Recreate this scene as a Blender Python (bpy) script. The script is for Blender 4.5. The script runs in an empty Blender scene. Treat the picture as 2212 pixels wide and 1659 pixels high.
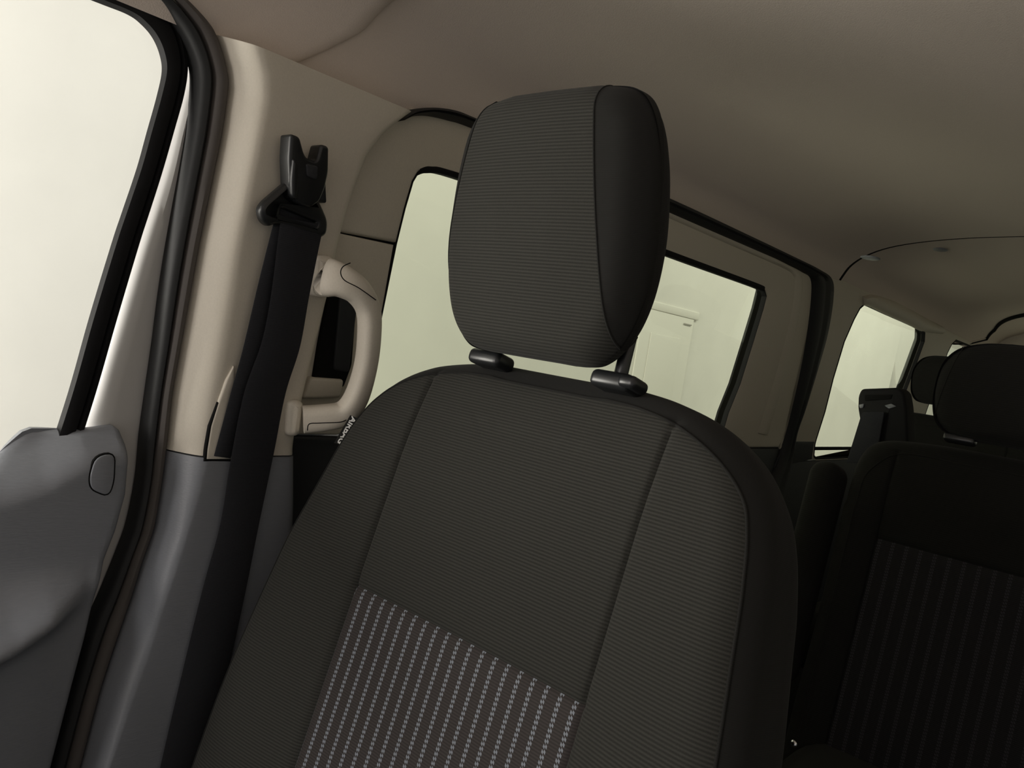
import bpy, bmesh, math, random
from mathutils import Vector, Matrix
C = bpy.context.scene.collection
PI = math.pi

# ------------------------------------------------------------------ camera
# pinhole calibration: the photo's two horizontal vanishing points fix focal length and attitude
CX, CY = 1106.0, 829.5
v1 = Vector((2600-CX, 965-CY)); v2 = Vector((-787-CX, 441-CY))
F = math.sqrt(-(v1.dot(v2)))
rr = Vector((v1.x, v1.y, F)).normalized()            # towards the rear of the van (+Y)
xl = Vector((v2.x, v2.y, F)).normalized()
XR = -xl
XR = (XR - rr*XR.dot(rr)).normalized()
UP = XR.cross(rr)
def ray(px, py):
    v = Vector((px-CX, py-CY, F)).normalized()
    return Vector((v.dot(XR), v.dot(rr), v.dot(UP)))
cam_d = bpy.data.cameras.new('camera'); cam = bpy.data.objects.new('camera', cam_d); C.objects.link(cam)
cam_d.sensor_fit = 'HORIZONTAL'; cam_d.sensor_width = 36.0; cam_d.lens = 36.0*F/2212.0
cam_d.clip_start = 0.01; cam_d.clip_end = 100
right = Vector((XR.x, rr.x, UP.x)); down = Vector((XR.y, rr.y, UP.y)); fwd = Vector((XR.z, rr.z, UP.z))
cam.matrix_world = Matrix((( right.x, -down.x, -fwd.x, 0), (right.y, -down.y, -fwd.y, 0), (right.z, -down.z, -fwd.z, 0), (0,0,0,1)))
bpy.context.scene.camera = cam

# ------------------------------------------------------------------ world, lights, exposure
S = bpy.context.scene
S.view_settings.view_transform = 'Standard'; S.view_settings.look = 'None'
S.view_settings.exposure = 0.0; S.view_settings.gamma = 1.0; S.view_settings.use_curve_mapping = False
W_ = bpy.data.worlds.new('garage_air'); S.world = W_; W_.use_nodes = True
W_.node_tree.nodes['Background'].inputs[0].default_value = (1.0, .955, .90, 1)
W_.node_tree.nodes['Background'].inputs[1].default_value = .37
def area(name, loc, rot, sx, sy, power, col=(1,.97,.9)):
    l = bpy.data.lights.new(name, 'AREA'); l.shape = 'RECTANGLE'; l.size = sx; l.size_y = sy; l.energy = power; l.color = col
    o = bpy.data.objects.new(name, l); C.objects.link(o); o.location = loc; o.rotation_euler = rot
    return o
# garage strip lights on the garage ceiling, between van and wall, and one ahead of the windscreen
area('garage_strip_light', (-0.9, 1.0, 2.6), (0, math.radians(14), 0), .35, 5.0, 54)
area('garage_strip_light', (-0.9, 7.5, 2.6), (0, math.radians(14), 0), .35, 5.0, 98)
area('added_front_light', (-1.15, -2.9, -.15), (math.radians(90), 0, 0), 1.1, 1.5, 50, (1,.93,.87))  # added low lamp, lifts the headliner and the pillar's front edge
area('garage_strip_light', (-.9, -2.8, 1.55), (math.radians(60), 0, 0), 2.2, .3, 55, (1,.96,.92))
# added lamp ahead of the front door, brightening the cabin through the side glass
wl_ = area('added_side_light', (-2.0, -.75, -.30), (0, 0, 0), .9, .8, 42, (1,.95,.89))
wl_.rotation_euler = (Vector((-.90, .40, .25))-Vector((-2.0, -.75, -.30))).to_track_quat('-Z', 'Z').to_euler()

# ------------------------------------------------------------------ materials
def mat(name, col, rough=.6, spec=.5, metallic=0, bump=None, coat=0):
    m = bpy.data.materials.new(name); m.use_nodes = True
    nt = m.node_tree; b = nt.nodes['Principled BSDF']
    b.inputs['Base Color'].default_value = (*col, 1); b.inputs['Roughness'].default_value = rough
    b.inputs['Specular IOR Level'].default_value = spec; b.inputs['Metallic'].default_value = metallic
    tc = nt.nodes.new('ShaderNodeTexCoord')
    if bump:
        sc, st, dist = bump[:3]
        mp = nt.nodes.new('ShaderNodeMapping'); nt.links.new(tc.outputs['Object'], mp.inputs[0])
        mp.inputs['Scale'].default_value = bump[3] if len(bump) > 3 else (1,1,1)
        n = nt.nodes.new('ShaderNodeTexNoise'); n.inputs['Scale'].default_value = sc; n.inputs['Detail'].default_value = 3
        nt.links.new(mp.outputs[0], n.inputs['Vector'])
        bp = nt.nodes.new('ShaderNodeBump'); bp.inputs['Strength'].default_value = st; bp.inputs['Distance'].default_value = dist
        nt.links.new(n.outputs['Fac'], bp.inputs['Height']); nt.links.new(bp.outputs[0], b.inputs['Normal'])
        # slight mottling of the colour itself
        mx = nt.nodes.new('ShaderNodeMix'); mx.data_type = 'RGBA'
        mx.inputs[6].default_value = (*[c*.93 for c in col], 1); mx.inputs[7].default_value = (*[min(1,c*1.07) for c in col], 1)
        nt.links.new(n.outputs['Fac'], mx.inputs[0]); nt.links.new(mx.outputs[2], b.inputs['Base Color'])
    return m
def mathn(nt, op, a, b=None, c=None):
    n = nt.nodes.new('ShaderNodeMath'); n.operation = op
    for i, v in enumerate((a, b, c)):
        if v is None: continue
        if isinstance(v, (int, float)): n.inputs[i].default_value = v
        else: nt.links.new(v, n.inputs[i])
    return n.outputs[0]
def fabric(name, col, pitch=.0036, depth=.0006, contrast=.45, axis=2):
    m = bpy.data.materials.new(name); m.use_nodes = True; nt = m.node_tree; b = nt.nodes['Principled BSDF']
    b.inputs['Roughness'].default_value = .95; b.inputs['Specular IOR Level'].default_value = .15
    b.inputs['Sheen Weight'].default_value = .03; b.inputs['Sheen Roughness'].default_value = .5
    tc = nt.nodes.new('ShaderNodeTexCoord'); sp = nt.nodes.new('ShaderNodeSeparateXYZ'); nt.links.new(tc.outputs['Object'], sp.inputs[0])
    no = nt.nodes.new('ShaderNodeTexNoise'); no.inputs['Scale'].default_value = 900; nt.links.new(tc.outputs['Object'], no.inputs['Vector'])
    s = mathn(nt, 'SINE', mathn(nt, 'MULTIPLY', sp.outputs[axis], 2*PI/pitch))
    h = mathn(nt, 'MULTIPLY_ADD', s, .5, .5)
    hh = mathn(nt, 'MULTIPLY_ADD', no.outputs['Fac'], .5, mathn(nt, 'MULTIPLY', h, .75))
    mx = nt.nodes.new('ShaderNodeMix'); mx.data_type = 'RGBA'; nt.links.new(hh, mx.inputs[0])
    mx.inputs[6].default_value = (*[c*(1-contrast) for c in col], 1); mx.inputs[7].default_value = (*[c*(1+contrast) for c in col], 1)
    nt.links.new(mx.outputs[2], b.inputs['Base Color'])
    bp = nt.nodes.new('ShaderNodeBump'); bp.inputs['Strength'].default_value = .5; bp.inputs['Distance'].default_value = depth
    nt.links.new(hh, bp.inputs['Height']); nt.links.new(bp.outputs[0], b.inputs['Normal'])
    return m
def stripes(name, base, col, gap=.0187, x0=.0):
    m = bpy.data.materials.new(name); m.use_nodes = True; nt = m.node_tree; b = nt.nodes['Principled BSDF']
    b.inputs['Roughness'].default_value = .85; b.inputs['Specular IOR Level'].default_value = .3
    tc = nt.nodes.new('ShaderNodeTexCoord'); sp = nt.nodes.new('ShaderNodeSeparateXYZ'); nt.links.new(tc.outputs['Object'], sp.inputs[0])
    x, z = sp.outputs[0], sp.outputs[2]
    # each line is two columns of little slanted stitches, staggered by half a stitch
    u = mathn(nt, 'SUBTRACT', mathn(nt, 'FRACT', mathn(nt, 'DIVIDE', mathn(nt, 'ADD', x, 10*gap+x0), gap)), .5)   # -.5...5 across one gap
    def column(off, ph):
        d = mathn(nt, 'ABSOLUTE', mathn(nt, 'SUBTRACT', u, off))
        inx = mathn(nt, 'LESS_THAN', d, .062)
        sl = mathn(nt, 'MULTIPLY_ADD', u, 2.4, mathn(nt, 'MULTIPLY_ADD', z, 1/.0050, ph+40.0))
        iz = mathn(nt, 'LESS_THAN', mathn(nt, 'FRACT', sl), .58)
        return mathn(nt, 'MULTIPLY', inx, iz)
    mk = mathn(nt, 'MAXIMUM', column(-.07, 0.0), column(.07, .5))
    rib = mathn(nt, 'MULTIPLY_ADD', mathn(nt, 'SINE', mathn(nt, 'MULTIPLY', z, 2*PI/.0030)), .5, .5)
    m1 = nt.nodes.new('ShaderNodeMix'); m1.data_type = 'RGBA'; nt.links.new(rib, m1.inputs[0])
    m1.inputs[6].default_value = (*[c*.72 for c in base], 1); m1.inputs[7].default_value = (*[c*1.25 for c in base], 1)
    m2 = nt.nodes.new('ShaderNodeMix'); m2.data_type = 'RGBA'; nt.links.new(mk, m2.inputs[0])
    nt.links.new(m1.outputs[2], m2.inputs[6]); m2.inputs[7].default_value = (*col, 1)
    nt.links.new(m2.outputs[2], b.inputs['Base Color'])
    bp = nt.nodes.new('ShaderNodeBump'); bp.inputs['Strength'].default_value = .6; bp.inputs['Distance'].default_value = .0006
    nt.links.new(mathn(nt, 'ADD', mk, mathn(nt, 'MULTIPLY', rib, .4)), bp.inputs['Height']); nt.links.new(bp.outputs[0], b.inputs['Normal'])
    return m
def glass(name, tint, refl=.06):
    m = bpy.data.materials.new(name); m.use_nodes = True; nt = m.node_tree
    nt.nodes.remove(nt.nodes['Principled BSDF']); out = nt.nodes['Material Output']
    t = nt.nodes.new('ShaderNodeBsdfTransparent'); t.inputs[0].default_value = (*[math.sqrt(c) for c in tint], 1)   # two faces per pane
    g = nt.nodes.new('ShaderNodeBsdfGlossy'); g.inputs['Roughness'].default_value = .02; g.inputs[0].default_value = (.9,.95,.9,1)
    lw = nt.nodes.new('ShaderNodeFresnel'); lw.inputs[0].default_value = 1.40; ge = nt.nodes.new('ShaderNodeNewGeometry')
    mx = nt.nodes.new('ShaderNodeMixShader'); nt.links.new(mathn(nt, 'MULTIPLY', lw.outputs[0], mathn(nt, 'SUBTRACT', 1.0, ge.outputs['Backfacing'])), mx.inputs[0])
    nt.links.new(t.outputs[0], mx.inputs[1]); nt.links.new(g.outputs[0], mx.inputs[2]); nt.links.new(mx.outputs[0], out.inputs[0])
    return m
M = dict(
 beige=mat('beige_trim_plastic', (.66,.612,.525), .55, .35, bump=(420,.12,.0006)),
 roof=mat('headliner_cloth', (.74,.655,.595), .95, .1, bump=(600,.35,.0010)),
 grey=mat('grey_grained_plastic', (.225,.238,.265), .40, .45, bump=(260,.28,.0008,(1,.35,2.2))),
 dark=mat('dark_grey_plastic', (.028,.030,.034), .55, .4, bump=(300,.2,.0006)),
 rubber=mat('black_rubber', (.024,.025,.026), .6, .35),
 rubber2=mat('brownish_rubber', (.095,.085,.08), .7, .3),
 rail=mat('black_run_channel', (.010,.010,.011), .75, .2),
 black=mat('black_gloss_plastic', (.012,.013,.014), .33, .5),
 paint=mat('silver_body_paint', (.68,.67,.655), .4, .5, 0),
 webbing=fabric('black_belt_webbing', (.026,.027,.031), .0022, .0004, .2, 2),
 fab=fabric('ribbed_charcoal_cloth', (.0245,.0245,.0215)),
 fab2=fabric('plain_black_cloth', (.013,.013,.012), .0018, .0002, .12),
 fabr=fabric('rear_charcoal_cloth', (.010,.010,.009), .0036, .0004, .2),
 strp=stripes('striped_seat_cloth', (.030,.0255,.0240), (.185,.205,.235), .0180, .0045),
 strpr=stripes('rear_striped_seat_cloth', (.009,.0085,.010), (.030,.030,.036), .022),
 metal=mat('chromed_steel', (.6,.6,.62), .2, .5, 1),
 glass1=glass('clear_side_glass', (.97,.98,.95)),
 glass2=glass('green_tinted_glass', (.86,.91,.735)),
 gwall=mat('garage_wall_paint', (.855,.85,.812), .9, .1, bump=(3,.02,.01)),
 gdoor=mat('garage_door_paint', (.845,.838,.788), .8, .2),
 gfloor=mat('garage_concrete', (.55,.54,.51), .8, .3, bump=(8,.1,.01)),
 white=mat('white_print', (.6,.6,.58), .8, .2),
 line=mat('shadow_gap_black', (.01,.01,.01), .9, .1),
 carpet=mat('black_carpet', (.02,.02,.02), .95, .1, bump=(900,.5,.002)),
)

# ------------------------------------------------------------------ object helpers
def setp(o, label=None, cat=None, group=None, kind=None):
    for k, v in (('label', label), ('category', cat), ('group', group), ('kind', kind)):
        if v: o[k] = v
    return o
def link(name, me, m, parent=None):
    o = bpy.data.objects.new(name, me); C.objects.link(o)
    if m: me.materials.append(m)
    if parent: o.parent = parent
    return o
def empty(name, loc=(0,0,0), rot=(0,0,0)):
    o = bpy.data.objects.new(name, None); C.objects.link(o); o.location = loc; o.rotation_euler = rot
    o.empty_display_size = .05
    return o
def finish(bm, name, m, parent=None, sharp=42, doubles=1e-6):
    bmesh.ops.remove_doubles(bm, verts=bm.verts, dist=doubles)
    bmesh.ops.recalc_face_normals(bm, faces=bm.faces)
    for f in bm.faces: f.smooth = True
    for e in bm.edges:
        if len(e.link_faces) == 2 and e.calc_face_angle(0) > math.radians(sharp): e.smooth = False
    me = bpy.data.meshes.new(name); bm.to_mesh(me); bm.free()
    return link(name, me, m, parent)
# side wall of the van: vertical below the belt line, leaning inward above it
WX, WB, WZ = -1.0, .15, -.2
def Wx(z): return WX + (WB*(z-WZ) if z > WZ else 0)
def onW(px, py, off=0):
    v = ray(px, py); t = (WX+off)/v.x
    if v.z*t > WZ: t = (WX+off-WB*WZ)/(v.x-WB*v.z)
    return v*t
def onX(px, py, x): v = ray(px, py); return v*(x/v.x)
def onY(px, py, y): v = ray(px, py); return v*(y/v.y)
def onZ(px, py, z): v = ray(px, py); return v*(z/v.z)
def crom(P, n, closed=False):
    """Catmull-Rom through P, n samples per span."""
    out = []; N = len(P); spans = N if closed else N-1
    for i in range(spans):
        p0 = P[(i-1) % N] if (closed or i > 0) else P[0]; p1 = P[i]; p2 = P[(i+1) % N]
        p3 = P[(i+2) % N] if (closed or i+2 < N) else P[-1]
        for k in range(n):
            t = k/n
            out.append(tuple(.5*((2*b)+(-a+c)*t+(2*a-5*b+4*c-d)*t*t+(-a+3*b-3*c+d)*t**3) for a, b, c, d in zip(p0, p1, p2, p3)))
    if not closed: out.append(tuple(P[-1]))
    return out
def yz(pts, off=0):
    r = []
    for p in pts:
        if len(p) == 3: r.append((p[1], p[2]))       # ('w', Y, z)
        else:
            q = onW(p[0], p[1], off); r.append((q.y, q.z))
    return r
def rounded(P, r, n=5):
    """round every corner of a polygon by r"""
    out = []; N = len(P)
    for i in range(N):
        a, b, c = Vector(P[i-1]), Vector(P[i]), Vector(P[(i+1) % N])
        rad = r[i] if isinstance(r, (list, tuple)) else r
        da = (a-b); dc = (c-b); l = min(rad, da.length*.49, dc.length*.49)
        p = b+da.normalized()*l; q = b+dc.normalized()*l
        for k in range(n+1):
            t = k/n; out.append(tuple(p*(1-t)**2+b*2*t*(1-t)+q*t*t))
    return out
def area2(P): return sum(P[i-1][0]*P[i][1]-P[i][0]*P[i-1][1] for i in range(len(P)))
def inset(P, d):
    N = len(P); out = []
    for i in range(N):
        a, b, c = Vector(P[i-1]), Vector(P[i]), Vector(P[(i+1) % N])
        t1 = (b-a); t2 = (c-b)
        if t1.length < 1e-9: t1 = t2
        if t2.length < 1e-9: t2 = t1
        t1.normalize(); t2.normalize()
        n1 = Vector((-t1.y, t1.x)); n2 = Vector((-t2.y, t2.x)); n = n1+n2
        if n.length < 1e-6: n = n1
        n.normalize(); k = 1/max(.55, n.dot(n1))
        out.append(tuple(b+n*d*k))
    return out
def panel(name, outer, m, holes=(), off=0, th=.02, b=.004, parent=None, disp=None, cuts_z=(), cuts_y=(), xf=Wx, steps=3, sharp=42):
    bm = bmesh.new(); inner_edges = []; back_edges = []
    for k, L in enumerate([outer]+list(holes)):
        L = list(L)
        a = area2(L)
        if (k == 0 and a < 0) or (k > 0 and a > 0): L.reverse()
        rings = [(0, th), (0, b)] + [(b*(1-math.cos(i/steps*PI/2)), b*(1-math.sin(i/steps*PI/2))) for i in range(1, steps+1)]
        prev = None
        for ri, (ins, dep) in enumerate(rings):
            vs = [bm.verts.new((dep, p[0], p[1])) for p in (inset(L, ins) if ins > 0 else L)]
            if prev:
                for i in range(len(vs)):
                    j = (i+1) % len(vs); bm.faces.new((prev[i], prev[j], vs[j], vs[i]))
            es = None
            if ri == 0 or ri == len(rings)-1:
                es = []
                for i in range(len(vs)):
                    e = bm.edges.get((vs[i], vs[(i+1) % len(vs)])) or bm.edges.new((vs[i], vs[(i+1) % len(vs)]))
                    es.append(e)
                if ri == 0: back_edges += es
                else: inner_edges += es
            prev = vs
    bmesh.ops.triangle_fill(bm, edges=inner_edges, use_beauty=True)
    bmesh.ops.triangle_fill(bm, edges=back_edges, use_beauty=True)
    for z in sorted(set(list(cuts_z)+[WZ])):
        bmesh.ops.bisect_plane(bm, geom=bm.verts[:]+bm.edges[:]+bm.faces[:], plane_co=(0,0,z), plane_no=(0,0,1))
    for y in cuts_y:
        bmesh.ops.bisect_plane(bm, geom=bm.verts[:]+bm.edges[:]+bm.faces[:], plane_co=(0,y,0), plane_no=(0,1,0))
    for v in bm.verts:
        dep, y, z = v.co
        d = disp(y, z)*(1-min(1, max(0, dep-b)/max(1e-6, th-b))) if disp else 0
        v.co.x = xf(z)+off-dep+d
    return finish(bm, name, m, parent, sharp)
def band(name, A, B, prof, m, off=0, offB=None, n=6, back=.02, parent=None, sharp=50, solid=True):
    """strip between two equally long point lists; prof = [(t, height inboard)]"""
    offB = off if offB is None else offB
    A3 = [tuple(onW(*p, off)) if len(p) == 2 else p for p in A]; B3 = [tuple(onW(*p, offB)) if len(p) == 2 else p for p in B]
    A3 = crom(A3, n); B3 = crom(B3, n)
    bm = bmesh.new(); rows = []
    for a, b in zip(A3, B3):
        a = Vector(a); b = Vector(b); row = []
        for t, h in prof: row.append(a.lerp(b, t)+Vector((h, 0, 0)))
        if solid: row += [b+Vector((-back, 0, 0)), a+Vector((-back, 0, 0))]
        rows.append([bm.verts.new(p) for p in row])
    K = len(rows[0])
    for r0, r1 in zip(rows, rows[1:]):
        for i in range(K if solid else K-1):
            j = (i+1) % K; bm.faces.new((r0[i], r0[j], r1[j], r1[i]))
    if solid:
        bm.faces.new(rows[0]); bm.faces.new(rows[-1])
    return finish(bm, name, m, parent, sharp)
def ribbon3(name, rows, m, th=.0012, parent=None):
    """rows = [(left point, right point)] -> thin strap with thickness along X"""
    bm = bmesh.new(); R = []
    for a, b in rows:
        a, b = Vector(a), Vector(b); d = Vector((th, 0, 0))
        e = (b-a)*.04
        R.append([bm.verts.new(p) for p in (a, a+e+d, b-e+d, b, b-e-d, a+e-d)])
    for r0, r1 in zip(R, R[1:]):
        for i in range(6): bm.faces.new((r0[i], r0[(i+1) % 6], r1[(i+1) % 6], r1[i]))
    bm.faces.new(R[0]); bm.faces.new(R[-1])
    return finish(bm, name, m, parent, 60)
def box(bm, lo, hi, bev=0, seg=2):
    r = bmesh.ops.create_cube(bm, size=1); vs = r['verts']
    for v in vs: v.co = Vector(((lo[i]+hi[i])/2+v.co[i]*(hi[i]-lo[i]) for i in range(3)))
    if bev:
        es = list({e for v in vs for e in v.link_edges})
        bmesh.ops.bevel(bm, geom=es, offset=bev, segments=seg, profile=.5, affect='EDGES')
def boxo(name, lo, hi, m, bev=0, parent=None, seg=2):
    bm = bmesh.new(); box(bm, lo, hi, bev, seg); return finish(bm, name, m, parent, 50)
def tube(name, P, rads, m, parent=None, nseg=14, ref=(1,0,0), n=6, power=1.0, caps=True):
    """swept tube; rads = list of (r along ref, r across) per control point"""
    full = crom([tuple(p)+tuple(r) for p, r in zip(P, rads)], n); bm = bmesh.new(); R = []
    for i, q in enumerate(full):
        p = Vector(q[:3]); a = Vector(full[max(0, i-1)][:3]); c = Vector(full[min(len(full)-1, i+1)][:3])
        t = (c-a).normalized(); u = Vector(ref); u = (u-t*u.dot(t)).normalized(); w = t.cross(u)
        ring = []
        for k in range(nseg):
            g = 2*PI*k/nseg; cc, ss = math.cos(g), math.sin(g)
            cc = math.copysign(abs(cc)**power, cc); ss = math.copysign(abs(ss)**power, ss)
            ring.append(bm.verts.new(p+u*q[3]*cc+w*q[4]*ss))
        R.append(ring)
    for r0, r1 in zip(R, R[1:]):
        for i in range(nseg): bm.faces.new((r0[i], r0[(i+1) % nseg], r1[(i+1) % nseg], r1[i]))
    if caps: bm.faces.new(R[0]); bm.faces.new(R[-1])
    return finish(bm, name, m, parent, 55)
def interp(x, T):
    if x <= T[0][0]: return T[0][1]
    for (a, fa), (b, fb) in zip(T, T[1:]):
        if x <= b: return fa+(fb-fa)*(x-a)/(b-a)
    return T[-1][1]

# ------------------------------------------------------------------ garage outside
bm = bmesh.new(); box(bm, (-2.75, -6, -1.25), (-2.6, 13, 2.7)); o = finish(bm, 'wall_garage', M['gwall']); setp(o, 'cream painted garage wall outside the van windows', 'wall', kind='structure')
bm = bmesh.new(); box(bm, (-2.6, -6, -1.35), (6, 13, -1.25)); o = finish(bm, 'floor_garage', M['gfloor']); setp(o, 'bare concrete garage floor under the van', 'floor', kind='structure')
# a flat panelled door in that wall, just visible through the sliding door window
gd = empty('door_3', (-2.6, 0, -1.25)); setp(gd, 'plain pale panelled door in the wall outside the sliding door window', 'door', kind='structure')
XG = -2.6
def gp(px, py): q = onX(px, py, XG); return (q.y, q.z)
ga, gb = gp(1497, 690), gp(1446, 660)
yl, yr, zt = ga[0]-.62, ga[0], ga[1]+.0
def gpan(name, lo, hi, m, x0, th, parent):
    o = boxo(name, (x0, lo[0], lo[1]), (x0+th, hi[0], hi[1]), m, .004); o.parent = parent; o.matrix_parent_inverse = parent.matrix_basis.inverted(); return o
gpan('leaf', (yl, -1.25), (yr, zt), M['gdoor'], XG, .010, gd)
gpan('raised_panel', (yl+.12, -.9), (yr-.14, zt-.14), M['gdoor'], XG+.01, .006, gd)
gpan('frame', (yl-.05, zt), (yr+.05, zt+.05), M['gdoor'], XG, .014, gd)
gpan('latch', (yr-.13, zt-.045), (yr-.03, zt-.035), M['gfloor'], XG+.01, .008, gd)

# ------------------------------------------------------------------ front door (structure): frame, glass, run channel, trim panel
d1 = empty('door_1'); setp(d1, 'silver framed front door with grey trim panel, seen from inside', 'door', kind='structure')
gA = [(-700,-360),(0,-85),(215,0),(285,28),(316,51),(339,79),(354,114),(359,152),(348,206),(326,285),(304,364),(272,459),(250,525),(200,690),(155,850),(100,1020)]
gB = [(-640,-400),(60,-172),(305,-62),(352,-14),(378,25),(395,64),(405,105),(408,150),(400,205),(378,285),(352,375),(325,460),(304,525),(255,690),(209,850),(155,1020)]
band('run_channel', gA, gB, [(0,-.012),(.04,0),(.3,.003),(.62,.001),(.7,-.004),(.78,.002),(.96,0),(1,-.01)], M['rail'], parent=d1, off=-.012, back=.012)
wA = [(-640,-420),(0,-150),(250,-55),(330,-10),(380,47),(408,95),(424,142),(426,190),(418,269),(405,348),(373,525),(355,640),(342,740),(326,850),(313,945),(304,1040),(285,1135),(263,1198),(230,1280),(200,1350),(158,1485),(108,1670),(60,1850)]
wB = [(-560,-450),(80,-178),(310,-80),(388,-10),(443,47),(465,85),(484,149),(488,190),(475,285),(462,350),(426,525),(405,640),(385,750),(367,850),(356,958),(345,1040),(329,1135),(304,1208),(278,1293),(250,1375),(214,1485),(165,1670),(110,1850)]
# painted frame: between the run channel and the weatherstrip, tapering
fA = [(-640,-395),(20,-122),(262,-40),(325,5),(362,35),(388,68),(400,105),(405,150),(396,205),(376,285),(352,375),(304,525),(255,690),(209,850),(184,935),(180,1040),(180,1135),(170,1220),(160,1300),(140,1370)]
fB = [(-620,-440),(20,-160),(270,-65),(340,-5),(390,47),(418,95),(432,142),(434,190),(424,285),(415,350),(385,525),(365,640),(345,780),(333,870),(322,960),(310,1060),(288,1150),(262,1230),(235,1300),(205,1370)]
band('painted_frame', fA, fB, [(0,0),(.10,.008),(.2,.012),(.32,.011),(.6,.007),(1,.004)], M['paint'], parent=d1, off=-.03, back=.02)
# front glass
gl = [(-900,-400),(0,-95),(215,-12),(290,15),(335,50),(368,100),(374,152),(360,206),(320,364),(270,525),(180,850),(120,1060),(40,1300)]
gl = yz(gl, -.03); gl = gl+[(-.75, -.40), (-.75, .1)]
panel('glass_pane', gl, M['glass1'], off=-.035, th=.004, b=.0005, parent=d1, steps=1)

# door trim panel
def trim_disp(y, z): return sum(trim_raw(y, z+k*.0035) for k in (-3,-2,-1,0,1,2,3))/7
def trim_raw(y, z):
    zf = interp(y, [(.15,-.285),(.29,-.262),(.33,-.248),(.37,-.222),(.41,-.213),(.50,-.210)])
    d = 0
    if z > zf: d = -min(.05, (z-zf)*1.0)
    z1 = interp(y, [(.2,-.325),(.40,-.33)])
    z2 = interp(y, [(.2,-.43),(.30,-.410),(.36,-.385),(.40,-.365)])
    amp = interp(y, [(.15,.10),(.28,.08),(.34,.052),(.37,.022),(.388,.006)])
    if z < z1:
        t = min(1, (z1-z)/(z1-z2)); d += amp*(.35*t*t+.65*t**4)
        if z < z2:
            s = min(1, (z2-z)/.040); d -= (amp*.8)*(3*s*s-2*s**3)
    return d
dt = [(-260,1190),(-120,1110),(0,1027),(40,985),(79,951),(100,943),(190,943),(235,938),(272,932),(281,940),(283,965),(282,992),(275,1071),(253,1151),(228,1214),(206,1293),(187,1377),(158,1485),(111,1659),(60,1850)]
dty = yz(dt, .03)
dty = [(-.45,-.30),(-.2,-.295),(.05,-.292),(.17,-.285)] + dty[2:] + [(.30,-.80),(-.45,-.80)]
dcz = [-.18-.0035*i for i in range(100)]
panel('trim_panel', dty, M['grey'], off=.03, th=.05, b=.009, parent=d1, disp=trim_disp, cuts_z=dcz, cuts_y=[.12+.006*i for i in range(58)], steps=4, sharp=60)
cap = rounded(yz([(206,986),(247,978),(245,1040),(234,1072),(196,1056),(193,1030)], .03), .012, 4)
panel('cap_gap', inset(cap if area2(cap) > 0 else cap[::-1], -.0016), M['line'], off=.0305, th=.004, b=.0003, parent=d1, steps=1)
panel('speaker_cap', cap, M['grey'], off=.0320, th=.004, b=.0015, parent=d1)
# little bright chip on the armrest sweep
q = onX(55, 1316, -.93)

# weatherstrip of the front doorway: two half tubes side by side
ws = empty('trim_1'); setp(ws, 'black rubber weatherstrip along the front doorway edge', 'weatherstrip', kind='structure')
def lerp2(A, B, t): return [(a[0]+(b[0]-a[0])*t, a[1]+(b[1]-a[1])*t) for a, b in zip(A, B)]
mid = lerp2(wA, wB, .50)
band('seal_bulb', wA, mid, [(0,-.008),(.08,.004),(.3,.009),(.65,.010),(.9,.006),(1,0)], M['rubber'], parent=ws, off=0, back=.02)
band('seal_lip', mid, wB, [(0,0),(.1,.009),(.4,.013),(.75,.012),(.93,.008),(1,0)], M['rubber2'], parent=ws, off=.002, back=.02)

# ------------------------------------------------------------------ B pillar: beige upper and grey lower trim
PO = .050
Lp = [(440,20),(465,85),(484,149),(488,190),(475,285),(462,350),(426,525),(405,640),(385,750),(367,850),(356,958),(345,1040),(329,1135),(304,1208),(278,1293),(250,1375),(214,1485),(165,1670),(110,1850)]
Mp = [(560,60),(563,85),(578,150),(578,200),(562,290),(548,360),(515,530),(500,640),(482,750),(464,850),(445,970),(425,1060),(400,1150),(375,1230),(348,1310),(320,1400),(285,1500),(225,1680),(160,1860)]
Rp = [(920,215),(885,240),(840,275),(800,330),(775,400),(755,460),(740,520),(728,580),(715,640),(690,740),(668,830),(645,930),(640,968),(640,1100),(632,1250),(615,1400),(590,1660),(560,1850)]
def prof_tab(P, off):
    T = sorted([(q.z, q.y) for q in (onW(*p, off) for p in P)]); return T
TL, TM, TR = prof_tab(Lp, 0), prof_tab(Mp, PO), prof_tab(Rp, PO)
FACET = crom([(0,-.3),(.02,.02),(.06,.16),(.30,.45),(.58,.74),(.84,.915),(1.10,.985),(1.38,1.0)], 6)
def pillar(name, z0, z1, m, parent, nz=70, dx=0):
    bm = bmesh.new(); rows = []
    for i in range(nz+1):
        z = z0+(z1-z0)*i/nz; yl, ym, yr = interp(z, TL), interp(z, TM), interp(z, TR)
        x = Wx(z); row = [(x-.03, yl, z)]; P_ = PO+dx
        for t_, h_ in FACET: row.append((x+P_*h_, yl+(ym-yl)*t_, z))
        y1_ = yl+(ym-yl)*FACET[-1][0]
        for k in range(1, 9): row.append((x+P_, y1_+(yr-.014-y1_)*k/9, z))
        for k in range(7):
            a = k/6*PI/2; row.append((x+P_-.014*(1-math.cos(a)), yr-.014+.014*math.sin(a), z))
        row += [(x-.03, yr, z)]
        # the top edge follows the headliner: it drops where the trim stands further inboard
        rmp = min(1, max(0, (z-.05)/.25))
        row = [(px_, py_, pz_-rmp*.17*max(0, px_-x)) for px_, py_, pz_ in row]
        rows.append([bm.verts.new(p) for p in row])
    K = len(rows[0])
    for r0, r1 in zip(rows, rows[1:]):
        for i in range(K): bm.faces.new((r0[i], r0[(i+1) % K], r1[(i+1) % K], r1[i]))
    bm.faces.new(rows[0]); bm.faces.new(rows[-1])
    return finish(bm, name, m, parent, 60)
bp = empty('trim_2'); setp(bp, 'door pillar trim between the front door and sliding door, beige above and grey below', 'pillar trim', kind='structure')
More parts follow.
